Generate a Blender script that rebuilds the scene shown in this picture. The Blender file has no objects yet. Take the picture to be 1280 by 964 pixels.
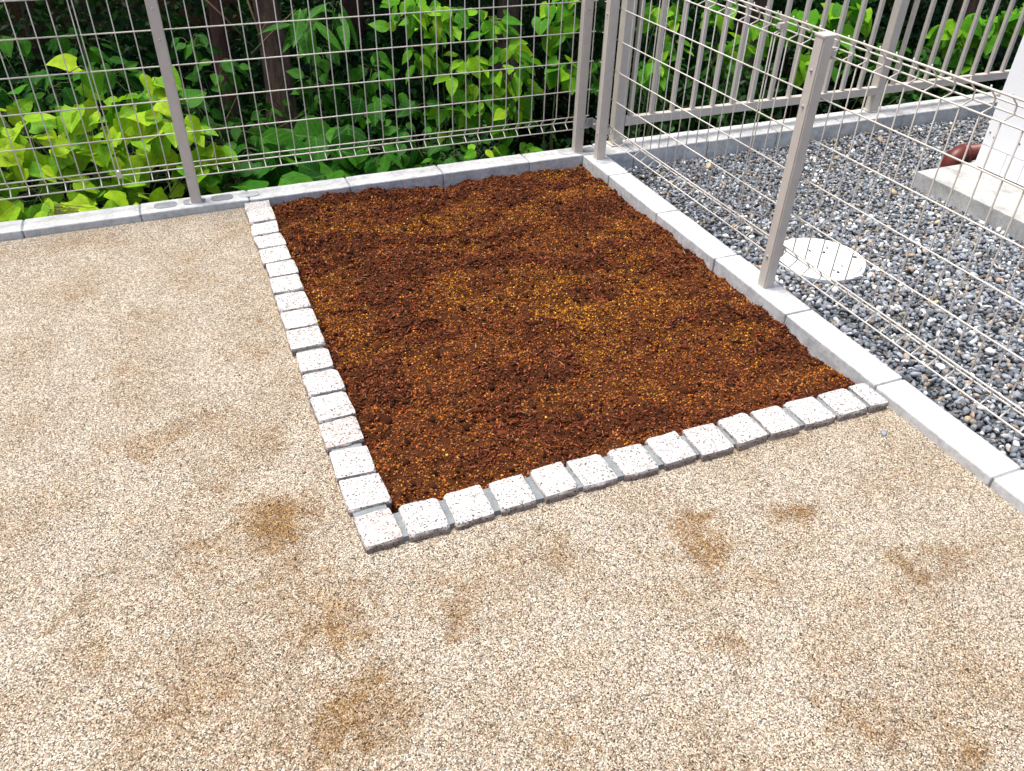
import bpy, bmesh, math, random
import numpy as np
from mathutils import Vector, Matrix, noise as mnoise

# ------------------------------------------------------------------ camera, sky, sun, exposure
scene = bpy.context.scene
R = math.radians
cam_d = bpy.data.cameras.new("camera"); cam = bpy.data.objects.new("camera", cam_d)
scene.collection.objects.link(cam)
cam.location = (-1.657, -3.1161, 1.3256)
cam.rotation_euler = (0.9279, -0.0222, -0.3903)
cam_d.sensor_width = 36.0; cam_d.lens = 1002.1 * 36 / 1280
cam_d.clip_start = 0.05; cam_d.clip_end = 600
scene.camera = cam

SUN_EL, SUN_AZ = R(74), R(-60)          # azimuth measured from +Y towards +X
world = bpy.data.worlds.new("World"); scene.world = world; world.use_nodes = True
wn = world.node_tree.nodes; wl = world.node_tree.links
bg = wn["Background"]
sky = wn.new("ShaderNodeTexSky"); sky.sky_type = 'NISHITA'; sky.sun_disc = False
sky.sun_elevation = SUN_EL; sky.sun_rotation = SUN_AZ
sky.air_density = 1.0; sky.dust_density = 4.0; sky.ozone_density = 1.0
wl.new(sky.outputs[0], bg.inputs[0]); bg.inputs[1].default_value = 0.08
sun_d = bpy.data.lights.new("sun", 'SUN'); sun_d.energy = 2.0; sun_d.angle = R(24); sun_d.color = (1.0, 0.96, 0.9)
sun = bpy.data.objects.new("sun", sun_d); scene.collection.objects.link(sun)
sdir = Vector((math.sin(SUN_AZ)*math.cos(SUN_EL), math.cos(SUN_AZ)*math.cos(SUN_EL), math.sin(SUN_EL)))
sun.rotation_euler = sdir.to_track_quat('Z', 'Y').to_euler()
sun.location = (0, 0, 6)
vs = scene.view_settings
vs.view_transform = 'Standard'; vs.look = 'None'; vs.gamma = 1.0; vs.use_curve_mapping = False
vs.exposure = 1.5

# ------------------------------------------------------------------ helpers
COL = scene.collection
rng = np.random.default_rng(7)
random.seed(11)

def tag(o, label=None, cat=None, group=None, kind=None):
    if label: o["label"] = label
    if cat: o["category"] = cat
    if group: o["group"] = group
    if kind: o["kind"] = kind
    return o

def empty(name, loc=(0, 0, 0)):
    o = bpy.data.objects.new(name, None); COL.objects.link(o); o.location = loc
    o.empty_display_size = 0.05
    return o

def link(name, me, mat=None, parent=None):
    o = bpy.data.objects.new(name, me); COL.objects.link(o)
    if mat and not me.materials: me.materials.append(mat)
    if parent: o.parent = parent
    return o

def put(name, me, parent, world_loc, rot=None, scale=None):
    """object under an unrotated parent, positioned in world space"""
    o = bpy.data.objects.new(name, me); COL.objects.link(o)
    o.parent = parent
    o.location = Vector(world_loc) - (parent.location if parent else Vector())
    if rot is not None: o.rotation_euler = rot
    if scale is not None: o.scale = scale
    return o

def mesh_np(name, V, F, mat=None, smooth=False, colors=None, uv=None):
    """V (n,3), F (m,k) constant k"""
    me = bpy.data.meshes.new(name)
    V = np.asarray(V, dtype=np.float32); F = np.asarray(F, dtype=np.int32)
    k = F.shape[1]
    me.vertices.add(len(V)); me.vertices.foreach_set("co", V.ravel())
    me.loops.add(F.size); me.loops.foreach_set("vertex_index", F.ravel())
    me.polygons.add(len(F))
    me.polygons.foreach_set("loop_start", np.arange(0, F.size, k, dtype=np.int32))
    me.polygons.foreach_set("loop_total", np.full(len(F), k, dtype=np.int32))
    me.update(calc_edges=True)
    if smooth: me.polygons.foreach_set("use_smooth", np.ones(len(F), dtype=bool))
    if colors is not None:
        a = me.color_attributes.new("col", 'FLOAT_COLOR', 'POINT')
        c = np.ones((len(V), 4), dtype=np.float32); c[:, :3] = colors
        a.data.foreach_set("color", c.ravel())
    if uv is not None:
        l = me.uv_layers.new(name="UVMap")
        l.data.foreach_set("uv", np.asarray(uv, dtype=np.float32)[F.ravel()].ravel())
    if mat: me.materials.append(mat)
    return me

def bm_mesh(name, bm, mat=None, smooth=False):
    me = bpy.data.meshes.new(name); bmesh.ops.recalc_face_normals(bm, faces=bm.faces)
    bm.to_mesh(me); bm.free()
    if smooth: me.polygons.foreach_set("use_smooth", np.ones(len(me.polygons), dtype=bool))
    if mat: me.materials.append(mat)
    return me

def bm_box(bm, x0, x1, y0, y1, z0, z1):
    m = Matrix.Translation(((x0+x1)/2, (y0+y1)/2, (z0+z1)/2)) @ Matrix.Diagonal((x1-x0, y1-y0, z1-z0, 1))
    return bmesh.ops.create_cube(bm, size=1, matrix=m)["verts"]

def box_mesh(name, x0, x1, y0, y1, z0, z1, mat, bevel=0.003, seg=2):
    bm = bmesh.new(); bm_box(bm, x0, x1, y0, y1, z0, z1)
    if bevel: bmesh.ops.bevel(bm, geom=bm.edges[:], offset=bevel, segments=seg, affect='EDGES', profile=0.6)
    return bm_mesh(name, bm, mat)

def tube(bm, pts, rad, n=6, caps=True):
    pts = [Vector(p) for p in pts]
    rr = rad if isinstance(rad, (list, tuple)) else [rad]*len(pts)
    rings = []; prev = None
    for i, p in enumerate(pts):
        t = (pts[min(i+1, len(pts)-1)] - pts[max(i-1, 0)]).normalized()
        ref = prev if prev is not None else (Vector((0, 0, 1)) if abs(t.z) < .9 else Vector((1, 0, 0)))
        a = (ref - t*ref.dot(t)).normalized(); prev = a; b = t.cross(a)
        rings.append([bm.verts.new(p + (a*math.cos(2*math.pi*j/n) + b*math.sin(2*math.pi*j/n))*rr[i]) for j in range(n)])
    for i in range(len(rings)-1):
        for j in range(n):
            bm.faces.new((rings[i][j], rings[i][(j+1) % n], rings[i+1][(j+1) % n], rings[i+1][j]))
    if caps:
        bm.faces.new(rings[0][::-1]); bm.faces.new(rings[-1])

# vectorised value noise
_lat = rng.random((256, 256))
def vnoise(x, y, s, ox=0.0):
    x = np.asarray(x)*s + 31.7 + ox; y = np.asarray(y)*s + 57.3 + ox*1.7
    xi = np.floor(x).astype(int); yi = np.floor(y).astype(int); fx = x-xi; fy = y-yi
    fx = fx*fx*(3-2*fx); fy = fy*fy*(3-2*fy)
    g = lambda a, b: _lat[a % 256, b % 256]
    return (g(xi, yi)*(1-fx)*(1-fy)+g(xi+1, yi)*fx*(1-fy)+g(xi, yi+1)*(1-fx)*fy+g(xi+1, yi+1)*fx*fy)*2-1
def fbm(x, y, s, o=4, ox=0.0):
    r = 0; a = 1.0; t = 0
    for i in range(o):
        r = r+a*vnoise(x, y, s*2**i, ox+i*13.1); t += a; a *= .5
    return r/t

# ------------------------------------------------------------------ materials
def new_mat(name):
    m = bpy.data.materials.new(name); m.use_nodes = True
    nt = m.node_tree; return m, nt.nodes, nt.links, nt.nodes["Principled BSDF"]
def N(ns, t, **kw):
    n = ns.new(t)
    for k, v in kw.items(): setattr(n, k, v)
    return n
def ramp(ns, pts, interp='LINEAR'):
    n = ns.new("ShaderNodeValToRGB"); cr = n.color_ramp; cr.interpolation = interp
    while len(cr.elements) < len(pts): cr.elements.new(0.5)
    for e, (p, c) in zip(cr.elements, pts):
        e.position = p; e.color = (c, c, c, 1) if isinstance(c, (int, float)) else (*c, 1)
    return n
def mix(ns, ls, fac, a, b, mode='MIX'):
    n = ns.new("ShaderNodeMix"); n.data_type = 'RGBA'; n.blend_type = mode
    for s, v in ((n.inputs[0], fac), (n.inputs[6], a), (n.inputs[7], b)):
        if hasattr(v, "links") or hasattr(v, "is_linked"): ls.new(v, s)
        elif isinstance(v, (int, float)): s.default_value = v
        else: s.default_value = (*v, 1)
    return n.outputs[2]
def mth(ns, ls, op, a, b=None, clamp=False):
    n = ns.new("ShaderNodeMath"); n.operation = op; n.use_clamp = clamp
    for s, v in ((n.inputs[0], a), (n.inputs[1], b)):
        if v is None: continue
        if isinstance(v, (int, float)): s.default_value = v
        else: ls.new(v, s)
    return n.outputs[0]
def noise_n(ns, ls, vec, scale, detail=4, rough=.6, dim='3D'):
    n = ns.new("ShaderNodeTexNoise"); n.inputs["Scale"].default_value = scale
    n.inputs["Detail"].default_value = detail; n.inputs["Roughness"].default_value = rough
    if vec is not None: ls.new(vec, n.inputs["Vector"])
    return n
def wpos(ns):
    return ns.new("ShaderNodeNewGeometry").outputs["Position"]
def bump(ns, ls, h, strength, dist, bsdf):
    b = ns.new("ShaderNodeBump"); b.inputs["Strength"].default_value = strength; b.inputs["Distance"].default_value = dist
    ls.new(h, b.inputs["Height"]); ls.new(b.outputs[0], bsdf.inputs["Normal"]); return b

def mat_concrete(name, base, dark, scale=1.0, rough=.9, pit=True):
    m, ns, ls, b = new_mat(name); P = wpos(ns)
    n1 = noise_n(ns, ls, P, 5*scale, 6, .65); n2 = noise_n(ns, ls, P, 60*scale, 5, .7); n3 = noise_n(ns, ls, P, 420, 3, .7)
    r1 = ramp(ns, [(.35, 0.0), (.7, 1.0)]); ls.new(n1.outputs[0], r1.inputs[0])
    c = mix(ns, ls, r1.outputs[0], dark, base)
    r2 = ramp(ns, [(.3, .68), (.65, 1.08)]); ls.new(n2.outputs[0], r2.inputs[0])
    c = mix(ns, ls, .75, c, r2.outputs[0], 'MULTIPLY')
    nb_ = noise_n(ns, ls, P, 16, 6, .75); rb_ = ramp(ns, [(.38, (.74, .73, .71)), (.5, (.97, .97, .96)), (.62, (1.03, 1.03, 1.03))]); ls.new(nb_.outputs[0], rb_.inputs[0])
    c = mix(ns, ls, .8, c, rb_.outputs[0], 'MULTIPLY')
    if pit:
        v = N(ns, "ShaderNodeTexVoronoi"); v.inputs["Scale"].default_value = 130; ls.new(P, v.inputs["Vector"])
        rp = ramp(ns, [(.09, .72), (.16, 1.0)]); ls.new(v.outputs["Distance"], rp.inputs[0])
        c = mix(ns, ls, .6, c, rp.outputs[0], 'MULTIPLY')
    ls.new(c, b.inputs["Base Color"]); b.inputs["Roughness"].default_value = rough
    h = mth(ns, ls, 'ADD', mth(ns, ls, 'MULTIPLY', n2.outputs[0], .6), n3.outputs[0])
    bump(ns, ls, h, .55, .003, b); b.inputs["Specular IOR Level"].default_value = .25
    return m

M_block = mat_concrete("block_concrete", (.69, .69, .68), (.46, .465, .47))
M_mortar = mat_concrete("mortar", (.25, .275, .285), (.19, .21, .22), 2)
M_fill = mat_concrete("hole_mortar", (.34, .35, .37), (.25, .26, .28), 3)
M_slab = mat_concrete("slab_concrete", (.58, .57, .55), (.34, .34, .33), 1.4)

def mat_sand():
    m, ns, ls, b = new_mat("resin_sand"); P = wpos(ns)
    v = N(ns, "ShaderNodeTexVoronoi"); v.inputs["Scale"].default_value = 400; v.inputs["Randomness"].default_value = 1
    ls.new(P, v.inputs["Vector"])
    sep = ns.new("ShaderNodeSeparateColor"); ls.new(v.outputs["Color"], sep.inputs[0])
    cr = ramp(ns, [(0, (.05, .042, .031)), (.12, (.125, .10, .069)), (.26, (.27, .218, .155)), (.48, (.425, .358, .262)), (.74, (.63, .555, .43)), (1, (.88, .84, .74))])
    ls.new(sep.outputs[0], cr.inputs[0]); c = cr.outputs[0]
    # pinkish / grey single grains
    pk = ramp(ns, [(.86, 0.0), (.9, 1.0)]); ls.new(sep.outputs[1], pk.inputs[0])
    c = mix(ns, ls, mth(ns, ls, 'MULTIPLY', pk.outputs[0], .5), c, (.45, .27, .23))
    gk = ramp(ns, [(.9, 0.0), (.93, 1.0)]); ls.new(sep.outputs[2], gk.inputs[0])
    c = mix(ns, ls, mth(ns, ls, 'MULTIPLY', gk.outputs[0], .6), c, (.26, .27, .27))
    # gaps between grains
    gp = ramp(ns, [(.35, 1.0), (.62, .5)]); ls.new(v.outputs["Distance"], gp.inputs[0])
    dist = mth(ns, ls, 'MULTIPLY', v.outputs["Distance"], 1.0)
    c = mix(ns, ls, .6, c, gp.outputs[0], 'MULTIPLY')
    # soil trodden over the sand: overall blotches plus marks near the bed
    n1 = noise_n(ns, ls, P, 5.5, 6, .68); n2 = noise_n(ns, ls, P, 30, 5, .7); n3 = noise_n(ns, ls, P, 2.2, 3, .5)
    warp = ns.new("ShaderNodeVectorMath"); warp.operation = 'SCALE'
    nw = noise_n(ns, ls, P, 7, 5, .65)
    sub = ns.new("ShaderNodeVectorMath"); sub.operation = 'SUBTRACT'; ls.new(nw.outputs["Color"], sub.inputs[0]); sub.inputs[1].default_value = (.5, .5, .5)
    ls.new(sub.outputs[0], warp.inputs[0]); warp.inputs["Scale"].default_value = .30
    add = ns.new("ShaderNodeVectorMath"); ls.new(P, add.inputs[0]); ls.new(warp.outputs[0], add.inputs[1])
    marks = [(-1.736, -1.304, .07, .6), (-1.848, -1.358, .06, .7), (-1.644, -1.459, .08, .55), (-1.64, -1.742, .09, .95), (-1.608, -2.037, .10, .75),
             (-1.811, -1.802, .08, .6), (-1.731, -1.536, .09, .5), (-2.016, -1.976, .07, .55), (-1.854, -2.131, .13, .6), (-1.6, -2.282, .10, .85),
             (-1.355, -2.115, .07, .65), (-1.075, -2.038, .06, .6), (-.911, -2.127, .06, .5), (-.721, -2.124, .06, .8), (-.779, -2.179, .06, 1.0), (-.533, -2.156, .055, .8),
             (-.858, -2.373, .06, .65), (-.36, -2.378, .05, .7), (-.268, -2.402, .04, .6), (-.667, -2.468, .06, .5), (-1.934, -1.017, .07, .5), (-1.857, -.728, .06, .45),
             (-1.537, -.871, .05, .55), (-2.046, -1.845, .06, .5), (-1.238, -2.474, .10, .5), (-.729, -2.628, .08, .6), (-.627, -2.717, .08, .65), (-1.24, -2.182, .06, .4), (-1.66, -1.9, .08, .6), (-1.75, -2.25, .12, .5)]
    tot = None
    for (x, y, r, s) in marks:
        d = ns.new("ShaderNodeVectorMath"); d.operation = 'DISTANCE'; ls.new(add.outputs[0], d.inputs[0]); d.inputs[1].default_value = (x, y, -.025)
        mr = ns.new("ShaderNodeMapRange"); ls.new(d.outputs["Value"], mr.inputs[0]); mr.inputs[1].default_value = 0; mr.inputs[2].default_value = r*2.1
        mr.inputs[3].default_value = s; mr.inputs[4].default_value = 0; mr.interpolation_type = 'SMOOTHSTEP'
        tot = mr.outputs[0] if tot is None else mth(ns, ls, 'MAXIMUM', tot, mr.outputs[0])
    rs = ramp(ns, [(.32, .35), (.6, 1.25)]); ls.new(n2.outputs[0], rs.inputs[0])
    n6 = noise_n(ns, ls, P, 70, 4, .75)
    stn = mth(ns, ls, 'ADD', mth(ns, ls, 'ADD', tot, mth(ns, ls, 'MULTIPLY', mth(ns, ls, 'SUBTRACT', n6.outputs[0], .5), .9)), mth(ns, ls, 'MULTIPLY', mth(ns, ls, 'SUBTRACT', n2.outputs[0], .5), 1.1))
    ss_ = ns.new("ShaderNodeMapRange"); ss_.interpolation_type = 'SMOOTHSTEP'; ls.new(stn, ss_.inputs[0]); ss_.inputs[1].default_value = .02; ss_.inputs[2].default_value = 1.05
    st = mth(ns, ls, 'MULTIPLY', ss_.outputs[0], mth(ns, ls, 'MINIMUM', mth(ns, ls, 'MULTIPLY', tot, 4.0), 1.0))
    r1 = ramp(ns, [(.46, 0.0), (.72, .65)]); ls.new(n1.outputs[0], r1.inputs[0])
    st = mth(ns, ls, 'MAXIMUM', st, mth(ns, ls, 'MULTIPLY', r1.outputs[0], rs.outputs[0]))
    st = mth(ns, ls, 'MULTIPLY', st, 1.0, True)
    c = mix(ns, ls, st, c, mix(ns, ls, 1, c, (.56, .385, .20), 'MULTIPLY'))
    n3 = noise_n(ns, ls, P, 11, 5, .7); r3 = ramp(ns, [(.32, (.80, .76, .72)), (.5, (.98, .97, .95)), (.68, (1.10, 1.11, 1.12))]); ls.new(n3.outputs[0], r3.inputs[0])
    c = mix(ns, ls, .8, c, r3.outputs[0], 'MULTIPLY')
    ls.new(c, b.inputs["Base Color"]); b.inputs["Roughness"].default_value = .85; b.inputs["Specular IOR Level"].default_value = .25
    inv = mth(ns, ls, 'SUBTRACT', 1.0, v.outputs["Distance"])
    bump(ns, ls, inv, .8, .004, b)
    return m
M_sand = mat_sand()

def mat_granite():
    m, ns, ls, b = new_mat("pale_granite")
    tc = ns.new("ShaderNodeTexCoord"); oi = ns.new("ShaderNodeObjectInfo")
    ad = ns.new("ShaderNodeVectorMath"); ls.new(tc.outputs["Object"], ad.inputs[0])
    sc = ns.new("ShaderNodeVectorMath"); sc.operation = 'SCALE'; sc.inputs[0].default_value = (3.1, 7.7, 5.3); ls.new(oi.outputs["Random"], sc.inputs["Scale"]); ls.new(sc.outputs[0], ad.inputs[1])
    P = ad.outputs[0]
    v = N(ns, "ShaderNodeTexVoronoi"); v.inputs["Scale"].default_value = 300; ls.new(P, v.inputs["Vector"])
    sep = ns.new("ShaderNodeSeparateColor"); ls.new(v.outputs["Color"], sep.inputs[0])
    cr = ramp(ns, [(0, (.07, .065, .065)), (.10, (.14, .135, .135)), (.13, (.42, .395, .385)), (.5, (.52, .497, .485)), (.8, (.60, .585, .575)), (1, (.48, .42, .395))])
    ls.new(sep.outputs[0], cr.inputs[0]); c = cr.outputs[0]
    n = noise_n(ns, ls, P, 35, 4, .6); r = ramp(ns, [(.35, (.85, .83, .81)), (.6, (1, 1, 1))]); ls.new(n.outputs[0], r.inputs[0])
    c = mix(ns, ls, .8, c, r.outputs[0], 'MULTIPLY')
    v2 = N(ns, "ShaderNodeTexVoronoi"); v2.inputs["Scale"].default_value = 120; ls.new(P, v2.inputs["Vector"])
    sp2 = ns.new("ShaderNodeSeparateColor"); ls.new(v2.outputs["Color"], sp2.inputs[0]); rb = ramp(ns, [(.0, (.72, .70, .69)), (.22, (.80, .78, .77)), (.3, (1, 1, 1))]); ls.new(sp2.outputs[1], rb.inputs[0])
    c = mix(ns, ls, .7, c, rb.outputs[0], 'MULTIPLY')
    tint = ramp(ns, [(0, (1, 1, .99)), (.35, (.90, .90, .90)), (.6, (1.04, 1.03, 1.01)), (.82, (.98, .97, .96)), (.9, (.86, .79, .75)), (1, (.97, .96, .95))]); ls.new(oi.outputs["Random"], tint.inputs[0])
    c = mix(ns, ls, 1, c, tint.outputs[0], 'MULTIPLY')
    # dusty brown sides; the shade below the top is put into this colour too
    geo = ns.new("ShaderNodeNewGeometry"); sx = ns.new("ShaderNodeSeparateXYZ"); ls.new(tc.outputs["Object"], sx.inputs[0])
    n4 = noise_n(ns, ls, P, 60, 3, .6)
    hz = mth(ns, ls, 'ADD', sx.outputs[2], mth(ns, ls, 'MULTIPLY', mth(ns, ls, 'SUBTRACT', n4.outputs[0], .5), .012))
    mr = ns.new("ShaderNodeMapRange"); ls.new(hz, mr.inputs[0]); mr.inputs[1].default_value = .030; mr.inputs[2].default_value = .041; mr.inputs[3].default_value = 1; mr.inputs[4].default_value = 0
    c = mix(ns, ls, mr.outputs[0], c, mix(ns, ls, 1, c, (.50, .42, .375), 'MULTIPLY'))
    ls.new(c, b.inputs["Base Color"]); b.inputs["Roughness"].default_value = .8
    n2 = noise_n(ns, ls, P, 160, 5, .7); bump(ns, ls, n2.outputs[0], .5, .003, b)
    return m
M_granite = mat_granite()

def mat_attr(name, rough=.9, spec=.25, nscale=0, nstr=.4, bumpd=0):
    m, ns, ls, b = new_mat(name)
    a = ns.new("ShaderNodeVertexColor"); a.layer_name = "col"; c = a.outputs[0]
    if nscale:
        n = noise_n(ns, ls, wpos(ns), nscale, 4, .65); r = ramp(ns, [(.3, 1-nstr), (.7, 1+nstr*.6)]); ls.new(n.outputs[0], r.inputs[0])
        c = mix(ns, ls, 1, c, r.outputs[0], 'MULTIPLY')
        if bumpd: bump(ns, ls, n.outputs[0], .6, bumpd, b)
    ls.new(c, b.inputs["Base Color"]); b.inputs["Roughness"].default_value = rough; b.inputs["Specular IOR Level"].default_value = spec
    return m
M_crumb = mat_attr("soil_crumb", 1.0, .08, 300, .35)
M_gravel = mat_attr("gravel_stone", .6, .4, 130, .3, .002)
M_grain = mat_attr("sand_grain", .8, .25)

def mat_simple(name, col, rough=.6, metal=0, nscale=20, var=.15, bumpd=0.0, spec=.4):
    m, ns, ls, b = new_mat(name)
    n = noise_n(ns, ls, wpos(ns), nscale, 5, .65); r = ramp(ns, [(.3, 1-var), (.7, 1+var*.5)]); ls.new(n.outputs[0], r.inputs[0])
    ls.new(mix(ns, ls, 1, col, r.outputs[0], 'MULTIPLY'), b.inputs["Base Color"])
    b.inputs["Roughness"].default_value = rough; b.inputs["Metallic"].default_value = metal; b.inputs["Specular IOR Level"].default_value = spec
    if bumpd: bump(ns, ls, n.outputs[0], .6, bumpd, b)
    return m
M_soilbase = mat_simple("dark_soil", (.060, .019, .007), .95, 0, 60, .5, .006, .1)
M_post = mat_simple("taupe_painted_steel", (.54, .49, .435), .45, 0, 25, .08)
M_wire = mat_simple("light_coated_wire", (.58, .54, .48), .35, 0, 40, .12)
M_zinc = mat_simple("zinc_fitting", (.50, .50, .50), .4, .6, 60, .2)
M_gravbase = mat_simple("gravel_bedding", (.11, .11, .11), .95, 0, 80, .5, .006, .1)
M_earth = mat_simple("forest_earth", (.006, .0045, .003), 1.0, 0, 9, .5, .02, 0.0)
M_cover = mat_simple("white_plastic_cover", (.72, .73, .73), .5, 0, 8, .08)
M_white = mat_simple("white_enamel_panel", (.86, .86, .86), .35, 0, 3, .03)
M_gap = mat_simple("grey_cabinet_core", (.16, .16, .17), .7, 0, 10, .1)
M_pvc = mat_simple("brown_pvc", (.115, .020, .016), .45, 0, 30, .25)
M_twig = mat_simple("dry_twig", (.16, .10, .055), .9, 0, 60, .4)
M_stem = mat_simple("green_stem", (.10, .14, .04), .7, 0, 40, .3)

def mat_bark(name, a, bcol):
    m, ns, ls, b = new_mat(name); P = wpos(ns)
    mp = ns.new("ShaderNodeMapping"); mp.inputs["Scale"].default_value = (1, 1, .25); ls.new(P, mp.inputs[0])
    n = noise_n(ns, ls, mp.outputs[0], 28, 6, .7); r = ramp(ns, [(.35, a), (.65, bcol)]); ls.new(n.outputs[0], r.inputs[0])
    ls.new(r.outputs[0], b.inputs["Base Color"]); b.inputs["Roughness"].default_value = .95
    bump(ns, ls, n.outputs[0], .9, .02, b); return m
M_bark = mat_bark("brown_bark", (.05, .03, .02), (.20, .12, .07))
M_bark_red = mat_bark("red_bark", (.06, .025, .018), (.16, .07, .045))

def mat_leaf(name, c0, c1, c2, vein, transl=.35, rough=.55):
    """colour varies leaf by leaf (object random), veins follow the leaf's own UV"""
    m, ns, ls, b = new_mat(name)
    oi = ns.new("ShaderNodeObjectInfo"); cr = ramp(ns, [(0, c0), (.5, c1), (1, c2)]); ls.new(oi.outputs["Random"], cr.inputs[0])
    uv = ns.new("ShaderNodeUVMap"); sx = ns.new("ShaderNodeSeparateXYZ"); ls.new(uv.outputs[0], sx.inputs[0])
    av = mth(ns, ls, 'ABSOLUTE', mth(ns, ls, 'SUBTRACT', sx.outputs[1], .5))
    mid = ramp(ns, [(.0, 1.0), (.035, 0.0)]); ls.new(av, mid.inputs[0])
    w = mth(ns, ls, 'FRACT', mth(ns, ls, 'MULTIPLY', mth(ns, ls, 'SUBTRACT', sx.outputs[0], mth(ns, ls, 'MULTIPLY', av, .75)), 7.0))
    sv = ramp(ns, [(.0, .8), (.13, 0.0), (.9, 0.0), (1, .8)]); ls.new(w, sv.inputs[0])
    vv = mth(ns, ls, 'MAXIMUM', mid.outputs[0], sv.outputs[0])
    n = noise_n(ns, ls, wpos(ns), 45, 4, .6); r = ramp(ns, [(.3, .75), (.7, 1.12)]); ls.new(n.outputs[0], r.inputs[0])
    c = mix(ns, ls, mth(ns, ls, 'MULTIPLY', vv, .55), cr.outputs[0], vein)
    c = mix(ns, ls, 1, c, r.outputs[0], 'MULTIPLY')
    ls.new(c, b.inputs["Base Color"]); b.inputs["Roughness"].default_value = rough; b.inputs["Specular IOR Level"].default_value = .14
    t = ns.new("ShaderNodeBsdfTranslucent"); ls.new(mix(ns, ls, 1, c, (1.0, 1.0, .5), 'MULTIPLY'), t.inputs[0])
    ms = ns.new("ShaderNodeMixShader"); ms.inputs[0].default_value = transl
    ls.new(b.outputs[0], ms.inputs[1]); ls.new(t.outputs[0], ms.inputs[2])
    ls.new(ms.outputs[0], ns["Material Output"].inputs[0])
    bb = ns.new("ShaderNodeBump"); bb.inputs["Strength"].default_value = .35; bb.inputs["Distance"].default_value = .004
    ls.new(vv, bb.inputs["Height"]); bb.invert = True; ls.new(bb.outputs[0], b.inputs["Normal"])
    return m
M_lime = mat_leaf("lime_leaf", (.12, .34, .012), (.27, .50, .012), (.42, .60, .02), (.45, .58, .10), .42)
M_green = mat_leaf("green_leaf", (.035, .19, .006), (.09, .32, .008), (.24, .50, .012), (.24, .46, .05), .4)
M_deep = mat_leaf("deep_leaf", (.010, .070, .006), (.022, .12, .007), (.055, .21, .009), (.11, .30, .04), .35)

def mat_leafmass(name):
    m, ns, ls, b = new_mat(name)
    a = ns.new("ShaderNodeVertexColor"); a.layer_name = "col"
    ls.new(a.outputs[0], b.inputs["Base Color"]); b.inputs["Roughness"].default_value = .55; b.inputs["Specular IOR Level"].default_value = .3
    t = ns.new("ShaderNodeBsdfTranslucent"); ls.new(a.outputs[0], t.inputs[0])
    ms = ns.new("ShaderNodeMixShader"); ms.inputs[0].default_value = .25
    ls.new(b.outputs[0], ms.inputs[1]); ls.new(t.outputs[0], ms.inputs[2]); ls.new(ms.outputs[0], ns["Material Output"].inputs[0])
    return m
M_mass = mat_leafmass("leaf_mass")

# ------------------------------------------------------------------ ground sheets
def grid_mesh(name, x0, x1, y0, y1, nx, ny, zf, mat, hole=None):
    xs = np.linspace(x0, x1, nx+1); ys = np.linspace(y0, y1, ny+1)
    X, Y = np.meshgrid(xs, ys); V = np.stack([X.ravel(), Y.ravel(), zf(X.ravel(), Y.ravel())], 1)
    i, j = np.meshgrid(np.arange(nx), np.arange(ny)); a = (j*(nx+1)+i).ravel()
    F = np.stack([a, a+1, a+nx+2, a+nx+1], 1)
    if hole:
        c = V[F].mean(1); k = ~((c[:, 0] > hole[0]) & (c[:, 0] < hole[1]) & (c[:, 1] > hole[2]) & (c[:, 1] < hole[3])); F = F[k]
    return mesh_np(name, V, F, mat, True)

SAND_Z = -.029
def sand_h(x, y): return SAND_Z + .0035*fbm(x, y, 2.5, 3) + .0012*fbm(x, y, 14, 2, 5)
g = link("garden_ground", grid_mesh("garden_ground", -5.6, -.001, -6.0, -.001, 280, 300, sand_h, M_sand, (-1.42, 0, -1.86, .01)))
tag(g, kind="structure")
# wide terrain below everything, reaching the horizon; woodland floor behind the walls
def wide(x, y): return np.full_like(x, -2.4)
tag(link("ground", grid_mesh("ground", -250, 250, -250, 250, 4, 4, wide, M_earth)), kind="structure")
def wood_h(x, y):
    d = np.clip((y-.1)/.5, 0, 1)
    rise = np.clip((y-8.0)/4.0, 0, 1)
    return -.20 - .35*d - .25*np.clip((y-.6)/2.5, 0, 1) + 4.0*rise*rise + .09*fbm(x, y, 1.3, 4)
tag(link("woodland_ground", grid_mesh("woodland_ground", -16, 18, .108, 14, 240, 120, wood_h, M_earth)), kind="structure")

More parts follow.
